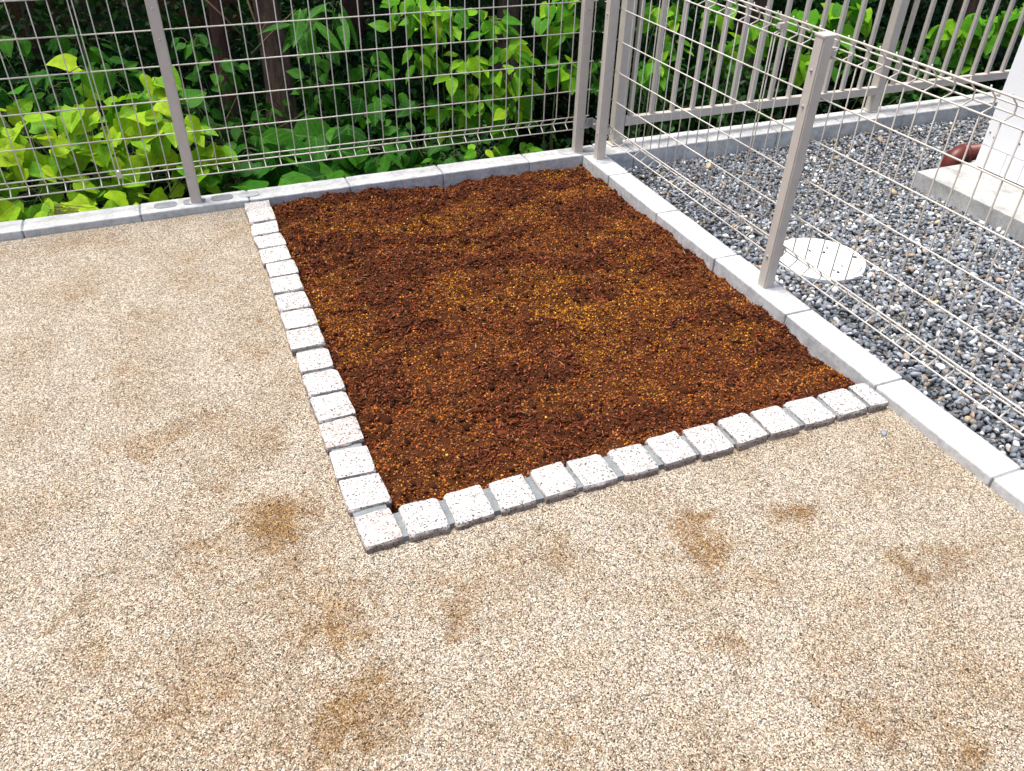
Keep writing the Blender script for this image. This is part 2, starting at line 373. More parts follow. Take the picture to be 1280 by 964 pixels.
# ------------------------------------------------------------------ block walls
def block_wall(name, label, axis, lo, hi, p0, p1, first, pitch, top=0.0, depth=.19, fills=(), end_lo=None):
    """blocks along axis ('x' or 'y') between lo..hi, thickness p0..p1 on the other axis"""
    root = empty(name, ((lo if axis == 'x' else (p0+p1)/2), ((p0+p1)/2 if axis == 'x' else hi), top-depth))
    tag(root, label, "wall", "low concrete block walls")
    joints = [first]
    while joints[-1]-pitch > lo: joints.append(joints[-1]-pitch)
    while joints[0]+pitch < hi: joints.insert(0, joints[0]+pitch)
    edges = [hi]+[j for j in joints if lo < j < hi]+[lo]
    o = root.location
    for a, b in zip(edges[:-1], edges[1:]):
        if a-b < .02: continue
        g_ = .0028; dz = random.uniform(-.0012, .0012); dw = random.uniform(-.0012, .0012)
        la, lb = b+g_-0, a-g_
        bm = bmesh.new()
        if axis == 'x': bm_box(bm, la, lb, p0+dw, p1+dw, top-depth, top+dz)
        else: bm_box(bm, p0+dw, p1+dw, la, lb, top-depth, top+dz)
        bmesh.ops.bevel(bm, geom=bm.edges[:], offset=.0045, segments=2, affect='EDGES', profile=.5)
        # slightly rough arrises
        bmesh.ops.subdivide_edges(bm, edges=[e for e in bm.edges if e.calc_length() > .1], cuts=14, use_grid_fill=True)
        for v in bm.verts:
            n = mnoise.noise_vector(v.co*38); v.co += n*.0009
        bmesh.ops.translate(bm, verts=bm.verts, vec=-o)
        link("block", bm_mesh("block", bm, M_block), None, root)
    bm = bmesh.new(); i = .005
    if axis == 'x': bm_box(bm, lo+i, hi-i, p0+i, p1-i, top-depth, top-i)
    else: bm_box(bm, p0+i, p1-i, lo+i, hi-i, top-depth, top-i)
    bmesh.ops.translate(bm, verts=bm.verts, vec=-o)
    link("joint_mortar", bm_mesh("joint_mortar", bm, M_fill), None, root)
    for (cx, cy, lx, ly, m) in fills:       # cores of the hollow blocks, filled flush with mortar
        bm = bmesh.new(); n = 28; vs_ = []
        for k in range(n):
            t = 2*math.pi*k/n; c, s = math.cos(t), math.sin(t)
            r = 1+.05*mnoise.noise(Vector((cx*9+c, cy*9+s, 3)))
            vs_.append(bm.verts.new((cx+lx*r*math.copysign(abs(c)**.6, c)-o.x, cy+ly*r*math.copysign(abs(s)**.75, s)-o.y, top+.0022-o.z)))
        f = bm.faces.new(vs_); ex = bmesh.ops.extrude_face_region(bm, geom=[f])
        bmesh.ops.translate(bm, verts=[v for v in ex["geom"] if isinstance(v, bmesh.types.BMVert)], vec=(0, 0, -.006))
        link("core_fill", bm_mesh("core_fill", bm, m), None, root)
    return root

M_fill_pale = mat_concrete("pale_core_mortar", (.55, .56, .57), (.42, .43, .45), 3)
block_wall("block_wall", "low pale block wall along the woodland behind sand and soil bed", 'x', -5.6, .100, 0, .102, -.258, .4,
           fills=[(-1.765, .052, .042, .027, M_fill), (-1.66, .052, .042, .027, M_fill), (-1.556, .052, .042, .027, M_fill), (-1.453, .052, .04, .026, M_fill_pale), (-.055, .052, .035, .03, M_fill_pale), (.05, .05, .032, .03, M_fill)])
block_wall("block_wall", "low pale block wall running between soil bed and grey gravel", 'y', -5.0, -.003, 0, .102, -.251, .4,
           fills=[(.052, -1.215, .030, .07, M_fill_pale), (.052, -1.36, .030, .06, M_fill_pale), (.052, -.09, .030, .04, M_fill_pale)])
block_wall("block_wall", "low block wall under the upright bar fence behind the gravel", 'x', .1035, 5.2, -.036, .114, 1.05, .4)

# ------------------------------------------------------------------ stone edging
LJ = [-.08, -.202, -.312, -.424, -.541, -.648, -.759, -.873, -.988, -1.104, -1.222, -1.338, -1.457, -1.57, -1.685, -1.80]
FJ = [-1.382, -1.274, -1.163, -1.057, -.952, -.844, -.731, -.623, -.518, -.410, -.302, -.186, -.081]
edging = empty("stone_edging", (-1.435, -1.87, -.085))
tag(edging, "L-shaped edging of pale granite cubes around the dark soil bed", "edging")
def cobble(cx, cy, lx, ly, seed):
    """rough split granite cube, about 0.09 m deep, top at z=0 within the mesh's +.045"""
    h = .045; bm = bmesh.new()
    bm_box(bm, -lx/2, lx/2, -ly/2, ly/2, -h, h)
    bmesh.ops.subdivide_edges(bm, edges=bm.edges[:], cuts=9, use_grid_fill=True)
    off = Vector((seed*3.7, seed*1.9, seed*5.1))
    sh = [random.uniform(-.003, .003) for _ in range(8)]
    for v in bm.verts:
        x, y, z = v.co
        q = Vector((abs(x)/(lx/2), abs(y)/(ly/2), abs(z)/h))
        # corner skew
        u, w = x/lx+.5, y/ly+.5
        dx = sh[0]*(1-w)+sh[1]*w; dy = sh[2]*(1-u)+sh[3]*u; dzz = (sh[4]*(1-u)+sh[5]*u+sh[6]*(1-w)+sh[7]*w)*.45 if z > 0 else 0
        # rounding of arrises
        e = sorted(q)[1]; r = max(0, e-.80)/.20
        k = 1-.022*r*r-.05*max(0, sorted(q)[0]-.80)/.20*(1.6 if mnoise.noise(v.co*18+off) > .1 else .5)
        p = Vector((x*k, y*k, z*(1-.06*r*r) if z > 0 else z))
        nrm = Vector((x/(lx/2) if q.x > .98 else 0, y/(ly/2) if q.y > .98 else 0, z/h if q.z > .98 else 0))
        n = mnoise.fractal((v.co*26+off), 1.0, 2.0, 4)
        n2 = mnoise.noise(v.co*70+off)
        amp = .0016 if q.z > .98 and q.x < .85 and q.y < .85 else .0045
        p += nrm*(n*amp+n2*.0012)*(1-.75*min(1, r))
        p += Vector((dx, dy, dzz)); v.co = p
    return bm_mesh("stone", bm, M_granite, False)
s_i = 0
ysec = [-.004]+LJ+[-1.918]
for a, b in zip(ysec[:-2], ysec[1:-1]):
    gap = .0095 if s_i else .006
    ln = (a-b)-gap-random.uniform(0, .004); wx = .097+random.uniform(-.004, .004)
    cy = (a+b)/2+random.uniform(-.001, .001); cx = -1.4365+random.uniform(-.003, .003)
    o = put("stone", cobble(0, 0, wx, ln, s_i), edging, (cx, cy, -.047+random.uniform(-.003, .002)), (random.uniform(-.02, .02), random.uniform(-.02, .02), random.uniform(-.025, .025))); s_i += 1
xsec = [-1.484]+FJ+[-.003]
for k, (a, b) in enumerate(zip(xsec[:-1], xsec[1:])):
    ln = (b-a)-(.015 if k not in (8, 12) else .008)-random.uniform(0, .003); wy = .099+random.uniform(-.004, .004)
    cx = (a+b)/2; cy = -1.869+random.uniform(-.003, .003)
    o = put("stone", cobble(0, 0, ln, wy, s_i), edging, (cx, cy, -.047+random.uniform(-.003, .002)), (random.uniform(-.02, .02), random.uniform(-.02, .02), random.uniform(-.025, .025))); s_i += 1
bm = bmesh.new()
bm_box(bm, -1.475, -1.398, -1.83, -.004, -.095, -.014); bm_box(bm, -1.474, -.003, -1.908, -1.8305, -.095, -.0125)
bmesh.ops.subdivide_edges(bm, edges=[e for e in bm.edges if e.calc_length() > .05], cuts=60, use_grid_fill=True)
for v in bm.verts: v.co += mnoise.noise_vector(v.co*40)*.002
bmesh.ops.translate(bm, verts=bm.verts, vec=-edging.location)
link("mortar", bm_mesh("mortar", bm, M_mortar), None, edging)

# ------------------------------------------------------------------ soil bed
BX0, BX1, BY0, BY1 = -1.40, -.001, -1.83, -.001
def compost(x, y): return fbm(x*.75, y*1.5, 8, 4, 33.0)+.25*fbm(x, y, 3.0, 2, 12.0)
def soil_h(x, y):
    base = -.051+.020*fbm(x, y, 2.2, 3, 2.0)+.026*fbm(x, y, 9, 4, 9.0)+.012*fbm(x, y, 24, 3, 4.0)+.022*np.clip(compost(x, y)-.02, 0, .5)
    base = base+.02*np.exp(-((x+1.2)**2+(y+.05)**2)/.06)+.012*np.exp(-((x+.38)**2+(y+.03)**2)/.01)
    e = np.minimum(np.minimum(x-BX0, BX1-x), np.minimum(y-BY0, BY1-y))
    front = np.minimum(x-BX0, y-BY0)
    return base-.016*np.clip(1-front/.05, 0, 1)**1.5-.004*np.clip(1-e/.04, 0, 1)
soil = link("soil_bed", grid_mesh("soil_bed", BX0, BX1, BY0, BY1, 180, 230, soil_h, M_soilbase)); tag(soil, kind="structure")

OCT_V = np.array([[1, 0, 0], [-1, 0, 0], [0, 1, 0], [0, -1, 0], [0, 0, 1], [0, 0, -1]], float)
OCT_F = np.array([[0, 2, 4], [2, 1, 4], [1, 3, 4], [3, 0, 4], [2, 0, 5], [1, 2, 5], [3, 1, 5], [0, 3, 5]])
def ico(sub):
    bm = bmesh.new(); bmesh.ops.create_icosphere(bm, subdivisions=sub, radius=1); bm.verts.ensure_lookup_table()
    V = np.array([v.co[:] for v in bm.verts]); F = np.array([[v.index for v in f.verts] for f in bm.faces]); bm.free(); return V, F
def rand_rot(n, tilt=None):
    q = rng.normal(size=(n, 4))
    if tilt is not None:
        az = rng.random(n)*2*np.pi; q = np.stack([np.cos(az/2), rng.normal(size=n)*tilt, rng.normal(size=n)*tilt, np.sin(az/2)], 1)
    q /= np.linalg.norm(q, axis=1)[:, None]; w, x, y, z = q.T
    return np.stack([np.stack([1-2*(y*y+z*z), 2*(x*y-w*z), 2*(x*z+w*y)], 1), np.stack([2*(x*y+w*z), 1-2*(x*x+z*z), 2*(y*z-w*x)], 1), np.stack([2*(x*z-w*y), 2*(y*z+w*x), 1-2*(x*x+y*y)], 1)], 1)
def scatter(BV, BF, pos, scl, rot, col, jit=.25, colvar=0.0):
    n = len(pos); k = len(BV)
    V = BV[None]*(1+rng.normal(size=(n, k, 1))*jit)
    V = V*scl[:, None, :]; V = np.einsum('nij,nkj->nki', rot, V)+pos[:, None, :]
    F = BF[None]+(np.arange(n)*k)[:, None, None]
    C = np.repeat(col[:, None, :], k, 1)
    return V.reshape(-1, 3), F.reshape(-1, BF.shape[1]), C.reshape(-1, 3)
def merge(parts):
    Vs, Fs, Cs = [], [], []; o = 0
    for V, F, C in parts: Vs.append(V); Fs.append(F+o); Cs.append(C); o += len(V)
    return np.concatenate(Vs), np.concatenate(Fs), np.concatenate(Cs)

def ochre_field(x, y):
    f = fbm(x, y, 4.5, 4, 21.0)+.35*fbm(x, y, 16, 3, 3.0)
    for cx, cy, r, s in ((-.62, -1.02, .10, .9), (-.60, -1.18, .06, 1.0), (-.25, -.95, .16, .6), (-.75, -1.75, .05, .7), (-.55, -1.6, .05, .7), (-1.15, -.45, .16, .55), (-.12, -1.35, .10, .5),
                        (-.9, -.35, .14, .5), (-.35, -.35, .15, .4), (-1.0, -1.55, .1, .35), (-1.33, -1.4, .05, .5), (-.05, -1.66, .07, .55)):
        f = f+s*np.exp(-((x-cx)**2+(y-cy)**2)/(r*r))
    return f
def pts_bed(n):
    return BX0+rng.random(n)*(BX1-BX0), BY0+rng.random(n)*(BY1-BY0)
parts = []
# round ochre / brown granules
n = 92000; x, y = pts_bed(n); k = rng.random(n) > np.clip((compost(x, y)-.05)*4.5, 0, .8); x, y = x[k], y[k]; n = len(x); f = ochre_field(x, y)-.55*np.clip(compost(x, y), -.25, .4); u = rng.random(n)
och = (f*.8+rng.normal(size=n)*.50+.12*(y+.9)) > .46
col = np.where(och[:, None], np.array([[.39, .150, .019]])*(.30+.85*u[:, None]), np.array([[.32, .096, .024]])*(.22+1.2*u[:, None]**1.5))
tan = (~och) & (rng.random(n) < .10); col[tan] = np.array([.34, .16, .06])*(.6+.6*rng.random((tan.sum(), 1)))
bright = och & (rng.random(n) < .12); col[bright] = np.array([.64, .33, .05])*(.7+.5*rng.random((bright.sum(), 1)))
size = np.where(och, .0018+.0026*rng.random(n)**2, .0013+.0034*rng.random(n)**3)
scl = size[:, None]*(.75+.5*rng.random((n, 3)))
parts.append(scatter(OCT_V, OCT_F, np.stack([x, y, soil_h(x, y)+size*.35], 1), scl, rand_rot(n), col, .2))
# bark flakes and compost shreds
n = 62000; x, y = pts_bed(n); f = ochre_field(x, y); keep = rng.random(n) > np.clip(f*.5+.45-compost(x, y)*3.0, 0, .85); x, y = x[keep], y[keep]; n = len(x); u = rng.random(n)
col = np.array([[.185, .054, .026]])*(.12+1.5*u[:, None]**1.8); red = rng.random(n) < .25; col[red] *= np.array([1.35, 1.15, 1.0])
size = .0016+.0038*rng.random(n)**3
scl = np.stack([size*(1.2+2.2*rng.random(n)), size*(.5+.5*rng.random(n)), size*(.25+.35*rng.random(n))], 1)
parts.append(scatter(OCT_V, OCT_F, np.stack([x, y, soil_h(x, y)+.0015+size*.5], 1), scl, rand_rot(n, .28), col, .25))
# coarse dark lumps
n = 900; x, y = pts_bed(n); size = .004+.006*rng.random(n)**2
col = np.array([[.035, .013, .007]])*(.5+rng.random((n, 1)))
IV, IF = ico(1)
parts.append(scatter(IV, IF, np.stack([x, y, soil_h(x, y)+size*.2], 1), size[:, None]*(.7+.6*rng.random((n, 3))), rand_rot(n), col, .18))
# straw-like fibres
n = 1500; x, y = pts_bed(n); ln = .004+.012*rng.random(n)**2.5
col = np.array([[.26, .15, .07]])*(.35+.9*rng.random((n, 1)))
parts.append(scatter(OCT_V, OCT_F, np.stack([x, y, soil_h(x, y)+.005], 1), np.stack([ln, .0008+.0008*rng.random(n), .0008+.0004*rng.random(n)], 1), rand_rot(n, .12), col, .05))
# clods
n = 260; x, y = pts_bed(n); size = .006+.010*rng.random(n)**2.5
col = np.array([[.085, .026, .010]])*(.4+1.0*rng.random((n, 1)))
IVb, IFb = ico(2)
parts.append(scatter(IVb, IFb, np.stack([x, y, soil_h(x, y)-size*.1], 1), size[:, None]*(.7+.7*rng.random((n, 3)))*np.array([1.2, 1, .7]), rand_rot(n, .4), col, .13))
# little sticks
n = 34; x, y = pts_bed(n); ln = .012+.02*rng.random(n)**2
parts.append(scatter(OCT_V, OCT_F, np.stack([x, y, soil_h(x, y)+.008], 1), np.stack([ln, .0014+.0008*rng.random(n), .0014+.0004*rng.random(n)], 1), rand_rot(n, .1), np.array([[.40, .25, .13]])*(.4+.8*rng.random((n, 1))), .05))
V, F, C = merge(parts)
cr_ = link("soil_crumbs", mesh_np("soil_crumbs", V, F, M_crumb, False, C), None, soil); tag(cr_, kind="stuff")

# loose grains lying on the sand
parts = []
n = 42000
x = -2.75+rng.random(n)*2.75; y = -3.1+rng.random(n)*3.1
k = ~((x > -1.49) & (y > -1.925)); x, y = x[k], y[k]; n = len(x)
k = (y > -.55*(x+2.2)-2.75); x, y = x[k], y[k]; n = len(x)
u = rng.random(n)
pal = np.array([[.58, .50, .38], [.42, .33, .23], [.78, .73, .62], [.20, .15, .105], [.43, .35, .22], [.32, .25, .19]])
col = pal[rng.choice(6, n, p=[.3, .22, .2, .1, .13, .05])]*(.8+.35*u[:, None])
size = .0009+.0010*rng.random(n)**3
parts.append(scatter(OCT_V, OCT_F, np.stack([x, y, sand_h(x, y)+size*.25], 1), size[:, None]*(.7+.6*rng.random((n, 3))), rand_rot(n), col, .2))
n = 900; cx = np.array([(-1.62, -1.74), (-1.6, -2.05), (-.76, -2.15), (-1.55, -1.2), (-1.0, -2.0), (-1.6, -2.28), (-1.74, -1.35), (-.4, -2.05), (-1.55, -.8)])[rng.integers(0, 9, n)]
x = cx[:, 0]+rng.normal(size=n)*.14; y = cx[:, 1]+rng.normal(size=n)*.11
k = ~((x > -1.495) & (y > -1.93)) & (x < -.02); x, y = x[k], y[k]; n = len(x); size = .0010+.0020*rng.random(n)**4
parts.append(scatter(OCT_V, OCT_F, np.stack([x, y, sand_h(x, y)+size*.4], 1), size[:, None]*(.6+.9*rng.random((n, 3))), rand_rot(n), np.array([[.16, .075, .03]])*(.4+1.0*rng.random((n, 1))), .2))
V, F, C = merge(parts)
gr = link("sand_grains", mesh_np("sand_grains", V, F, M_grain, False, C), None, g); tag(gr, kind="stuff")
# the single grey pebble on the sand near the end of the edging
IV2, IF2 = ico(2)
def pebble(loc, s, col, label):
    V, F, C = scatter(IV2, IF2, np.zeros((1, 3)), np.array([s]), rand_rot(1, .2), np.array([col]), .06)
    o = link("pebble", mesh_np("pebble", V, F, M_gravel, True, C)); o.location = loc; tag(o, label, "stone"); return o
pebble((-.100, -2.000, -.026), (.013, .009, .006), (.22, .24, .27), "single grey pebble lying on the sand in front of the edging")

# ------------------------------------------------------------------ gravel yard
GZ = -.078
tag(link("gravel_base", grid_mesh("gravel_base", .101, 5.2, -5.0, -.035, 60, 60, lambda x, y: GZ-.012+.006*fbm(x, y, 3, 3), M_gravbase)), kind="structure")
def grav_h(x, y): return GZ+.008*fbm(x, y, 2.0, 3, 8.)
sp = .0138
xs, ys = np.meshgrid(np.arange(.112, 3.3, sp), np.arange(-2.75, -.045, sp)); x = xs.ravel()+rng.normal(size=xs.size)*.005; y = ys.ravel()+rng.normal(size=xs.size)*.006
# keep what lies near the view (generous margin) and outside slab / cover
keep = (y > -2.6+(x-.1)*.62) & (x > .112) & (y < -.046)
keep &= ~((x > 1.32) & (y < -.665)) & ~(((x-.455)**2+(y+1.085)**2) < .160**2)
x, y = x[keep], y[keep]; n = len(x)
size = .0052+.0062*rng.random(n)**2.0
pal = np.array([[.08, .088, .10], [.13, .147, .17], [.20, .22, .248], [.30, .32, .345], [.60, .60, .58], [.34, .27, .20], [.17, .15, .13], [.09, .10, .10], [.42, .34, .22]])
col = pal[rng.choice(9, n, p=[.11, .22, .25, .15, .065, .05, .08, .06, .015])]*(.75+.5*rng.random((n, 1)))
scl = np.stack([size*(1.0+.6*rng.random(n)), size*(.8+.4*rng.random(n)), size*(.5+.35*rng.random(n))], 1)
z = grav_h(x, y)+rng.random(n)*.010
nb = n
nr = (y < -.75); Pg = np.stack([x, y, z], 1); Rg = rand_rot(n, .35)
V1 = scatter(IV2, IF2, Pg[nr], scl[nr], Rg[nr], col[nr], .075)
V1b = scatter(IV, IF, Pg[~nr], scl[~nr], Rg[~nr], col[~nr], .10)
# a few dark crumbs thrown onto the white cover
sx = np.array([.466, .447, .49, .473, .481, .435, .576, .507, .513, .579, .43]); sy = np.array([-.957, -1.035, -1.064, -1.153, -1.174, -1.207, -1.134, -1.201, -1.068, -1.003, -1.19])
ss = np.array([.35, .8, 1.0, .4, .6, .8, 1.0, .4, .3, .5, .5])*.0062
V2 = scatter(IV2, IF2, np.stack([sx, sy, np.full(11, -.0545)], 1), np.stack([ss*1.3, ss*.8, ss*.5], 1), rand_rot(11, .1), np.full((11, 3), .035), .06)
V, F, C = merge([V1, V1b, V2])
tag(link("gravel", mesh_np("gravel", V, F, M_gravel, False, C)), "blue-grey and white gravel filling the yard beyond the mesh fence", None, None, "stuff")
# the few larger tan stones
for (u_, loc, s) in ((0, (.565, -.175, -.062), (.024, .017, .011)), (1, (1.17, -.70, -.060), (.024, .016, .012)), (2, (1.6, -.16, -.062), (.028, .02, .011)), (3, (.545, -1.78, -.06), (.022, .015, .011))):
    pebble(loc, s, ((.45, .36, .22), (.42, .32, .20), (.36, .27, .19), (.62, .62, .61))[u_],
           ("yellowish stone in the gravel near the corner fence posts", "tan stone in the gravel beside the concrete slab corner", "tan stone in the gravel below the bar fence post", "white stone in the gravel close to the mesh fence foot")[u_])

# round white inspection cover
cv = empty("inspection_cover", (.455, -1.085, -.09)); tag(cv, "round white plastic inspection cover set in the gravel", "cover")
def lathe(prof, n=56):
    bm = bmesh.new(); rings = []
    for r, z in prof: rings.append([bm.verts.new((r*math.cos(2*math.pi*k/n), r*math.sin(2*math.pi*k/n), z)) for k in range(n)])
    for i in range(len(rings)-1):
        for j in range(n): bm.faces.new((rings[i][j], rings[i][(j+1) % n], rings[i+1][(j+1) % n], rings[i+1][j]))
    bm.faces.new(rings[-1]); bm.faces.new(rings[0][::-1]); return bm
put("frame", bm_mesh("frame", lathe([(.150, -.02), (.167, -.02), (.167, .026), (.164, .029), (.154, .029), (.152, .026), (.152, .0)]), M_cover, False), cv, cv.location)
put("lid", bm_mesh("lid", lathe([(.1495, -.0), (.1495, .029), (.147, .0315), (.128, .032), (.126, .0308), (.121, .0308), (.119, .032), (.066, .0325), (.064, .0313), (.060, .0313), (.058, .0325), (.03, .033)]), M_cover, False), cv, cv.location)
for dx, dy in ((.075, .05), (-.075, -.05)):
    put("lifting_slot", box_mesh("lifting_slot", -.012, .012, -.004, .004, -.001, .0009, M_gap, 0), cv, (cv.location.x+dx, cv.location.y+dy, -.09+.0328), (0, 0, .9))

# concrete slab, white cabinet, brown pipe
slab = link("concrete_slab", None or (lambda bm: bm)(None) if False else box_mesh("concrete_slab", 0, 1.1, -1.75, 0, 0, .105, M_slab, .004)); slab.location = (1.322, -.661, -.105)
tag(slab, "rectangular concrete slab in the gravel carrying the white cabinet", "slab")
cab = empty("cabinet", (1.6, -.71, 0)); tag(cab, "tall white metal cabinet standing on the concrete slab", "cabinet")
put("body", box_mesh("body", .006, .62, -.74, -.004, .014, 1.75, M_gap, .002), cab, cab.location)
cx_ = cab.location
put("side_panel", box_mesh("side_panel", 0, .0055, -.745, -.001, .1075, 1.76, M_white, .0012), cab, cx_)
for a, b in ((-.001, -.0535), (-.0555, -.1345), (-.1365, -.2245), (-.2265, -.3345), (-.3365, -.53), (-.532, -.745)):
    put("skirt_panel", box_mesh("skirt_panel", 0, .0055, b, a, .012, .1055, M_white, .0012), cab, cx_)
put("end_panel", box_mesh("end_panel", .006, .62, -.0035, .0, .012, 1.76, M_white, .001), cab, cx_)
for a in (-.06, -.68):
    for q in (.05, .55): put("foot", box_mesh("foot", q-.025, q+.025, a-.025, a+.025, .0005, .0135, M_gap, .001), cab, cx_)
for yy, zz in ((-.02, .165), (-.045, .150), (-.17, .165), (-.25, .14)):
    put("screw", bm_mesh("screw", lathe([(.004, 0), (.004, .0015), (.003, .002)], 10), M_gap), cab, (cx_.x-.0002, cx_.y+yy, zz), (0, -math.pi/2, 0))
pipe = empty("drain_pipe", (1.635, -.565, -.09)); tag(pipe, "dark red drain pipe elbow rising from the gravel behind the slab", "pipe")
bm = bmesh.new(); pr = .041
arc = [(1.635, -.565, -.10), (1.635, -.565, -.055)]+[(1.635+.05*(1-math.cos(t)), -.565, -.052+.05*math.sin(t)) for t in np.linspace(.1, math.pi/2, 8)]+[(1.70, -.565, -.002)]
tube(bm, [Vector(p)-pipe.location for p in arc], pr, 20)
link("elbow", bm_mesh("elbow", bm, M_pvc, True), None, pipe)
bm = bmesh.new(); tube(bm, [Vector(p)-pipe.location for p in ((1.690, -.565, -.002), (2.6, -.565, -.002))], pr*.9, 20); link("run", bm_mesh("run", bm, M_pvc, True), None, pipe)
for a, b in (((1.688, -.565, -.002), (1.706, -.565, -.002)), ((1.635, -.565, -.075), (1.635, -.565, -.052))):
    bm = bmesh.new(); tube(bm, [Vector(a)-pipe.location, Vector(b)-pipe.location], pr*1.07, 20); link("collar", bm_mesh("collar", bm, M_pvc, True), None, pipe)

# ------------------------------------------------------------------ wire mesh fences
HZ = [.62, .50, .38, .26]
RH, RV = .0025, .0022
def fold_profile():                      # (outward offset, z) down the height of one upright wire
    return [(0, .088), (.004, .092), (.025, .107), (.027, .113), (.026, .119), (.004, .142), (0, .148), (0, .730), (.004, .736), (.030, .746), (.032, .756), (.032, .768), (.012, .785), (.004, .791), (.002, .800)]
HOR = [(0, .09, 1), (.027, .113, 1), (.002, .145, 1)]+[(0, z, 1) for z in HZ]+[(.002, .735, 1), (.031, .748, 1), (.032, .768, 1), (.004, .792, 1.25)]
def upright_mesh(axis):
    bm = bmesh.new(); pts = [((0, d, z) if axis == 'x' else (d, 0, z)) for d, z in fold_profile()]
    tube(bm, pts, RV, 6); return bm_mesh("upright_wire", bm, M_wire, True)
def mesh_fence(label, axis, plane, segs, posts, clips, root_loc):
    root = empty("mesh_fence", root_loc); tag(root, label, "fence", "wire mesh fences")
    um = upright_mesh(axis); sgn = 1
    for (lo, hi, ups) in segs:
        for d, z, s in HOR:
            bm = bmesh.new()
            r = RH*s; q = plane+d-(RH+RV)*.8 if d < .02 else plane+d+(RH+RV)*.6
            a = (lo, q, z) if axis == 'x' else (q, lo, z); b = (hi, q, z) if axis == 'x' else (q, hi, z)
            tube(bm, [Vector(a)-root.location, Vector(b)-root.location], r, 6)
            link("cross_wire", bm_mesh("cross_wire", bm, M_wire, True), None, root)
        for u in ups:
            put("upright_wire", um, root, (u, plane, 0) if axis == 'x' else (plane, u, 0))
    pm = None
    for (px, py, base) in posts:
        w = .020
        bm = bmesh.new(); bm_box(bm, -w, w, -w, w, -.05, .79); bmesh.ops.bevel(bm, geom=[e for e in bm.edges if abs(e.verts[0].co.z-e.verts[1].co.z) > .1], offset=.004, segments=2, affect='EDGES')
        po = put("post", bm_mesh("post", bm, M_post), root, (px, py, 0))
        def sub(name, me, loc, rot=None):
            o = bpy.data.objects.new(name, me); COL.objects.link(o); o.parent = po; o.location = loc
            if rot: o.rotation_euler = rot
        sub("cap", box_mesh("cap", -w-.0015, w+.0015, -w-.0015, w+.0015, .788, .797, M_post, .003), (0, 0, 0))
        sub("collar", bm_mesh("collar", lathe([(.030, -.002), (.030, .0005), (.026, .003)], 20), M_fill_pale), (0, 0, 0))
        for z in (.115, .70, .60):
            bm = lathe([(.0045, 0), (.0045, .003), (.0025, .0045)], 8)
            sub("screw", bm_mesh("screw", bm, M_zinc), (0, -w, z) if axis == 'x' else (-w, 0, z), (math.pi/2, 0, 0) if axis == 'x' else (0, -math.pi/2, 0))
        for z in (.125, .745):
            bm = bmesh.new()
            if axis == 'x': bm_box(bm, -.007, .007, w-.001, plane+.004-py, z-.018, z+.012)
            else: bm_box(bm, w-.001, plane+.004-px, -.007, .007, z-.018, z+.012)
            sub("bracket", bm_mesh("bracket", bm, M_post), (0, 0, 0))
    for (u, z) in clips:
        d = .012
        if axis == 'x': me = box_mesh("clip", -.009, .009, -.006, .016, -.014, .014, M_wire, .003); loc = (u, plane+d, z)
        else: me = box_mesh("clip", -.004, .020, -.009, .009, -.008, .010, M_wire, .003); loc = (plane+d, u, z)
        put("clip", me, root, loc)
    return root
BP = .085
u1 = [.055]+[round(-.04-.0603*k, 4) for k in range(31)]         # from the corner to the joint
u1 = [u for u in u1 if u > -1.885]+[-1.8935]
u2 = [-1.9065-.0605*k for k in range(30)]
mesh_fence("beige wire mesh fence between garden and leafy woodland", 'x', BP, [(-1.897, .062, u1), (-3.72, -1.903, u2)],
           [(-1.652, .046, 0), (-.005, .046, 0), (-3.25, .046, 0)], [(-1.900, .124), (-1.900, .757)], (-1.652, .046, 0))
v1 = [.050]+[-.055-.0600*k for k in range(16)]+[-1.0145]
v2 = [-1.0275-.0592*k for k in range(36)]
mesh_fence("beige wire mesh fence running between soil bed and gravel yard", 'y', BP, [(-1.018, .058, v1), (-3.12, -1.024, v2)],
           [(.050, -.066, 0), (.050, -1.275, 0), (.050, -2.75, 0)], [(-1.021, .124), (-1.021, .757)], (.05, -.066, 0))
# corner couplings between the two mesh fences
cc = empty("corner_coupling", (.045, .03, .128)); tag(cc, "small galvanised coupling joining the two mesh fences at corner", "bracket")
put("plate", box_mesh("plate", -.026, .014, .010, .014, -.022, .020, M_zinc, .001), cc, cc.location)
put("plate", box_mesh("plate", .010, .014, -.060, .008, -.022, .020, M_zinc, .001), cc, cc.location)
put("bolt", bm_mesh("bolt", lathe([(.007, 0), (.007, .006), (.004, .008)], 6), M_zinc), cc, (.029, .040, .132), (math.pi/2, 0, 0))
put("bolt", bm_mesh("bolt", lathe([(.007, 0), (.007, .006), (.004, .008)], 6), M_zinc), cc, (.0548, .012, .126), (0, -math.pi/2, 0))

# ------------------------------------------------------------------ upright bar fence
bar = empty("bar_fence", (.214, .065, 0)); tag(bar, "taupe fence of upright square bars behind the gravel yard", "fence")
FY = .062
bm = bmesh.new(); w = .009; bm_box(bm, -w, w, -w, w, .128, .985); bar_me = bm_mesh("bar", bm, M_post)
bxs = [.262+.1106*k for k in range(42)]
posts_x = [.207, 1.725, 3.24, 4.75]
for x_ in bxs:
    if min(abs(x_-p) for p in posts_x) > .035: put("bar", bar_me, bar, (x_, FY, 0))
bm = bmesh.new(); bm_box(bm, -.025, .025, -.025, .025, -.03, 1.03); bmesh.ops.bevel(bm, geom=bm.edges[:], offset=.003, segments=2, affect='EDGES'); pme = bm_mesh("post", bm, M_post)
pad = box_mesh("base_plate", -.036, .036, -.034, .034, -.001, .005, M_post, .001)
for x_ in posts_x:
    put("post", pme, bar, (x_, FY+.012, 0)); put("base_plate", pad, bar, (x_, FY+.012, .001))
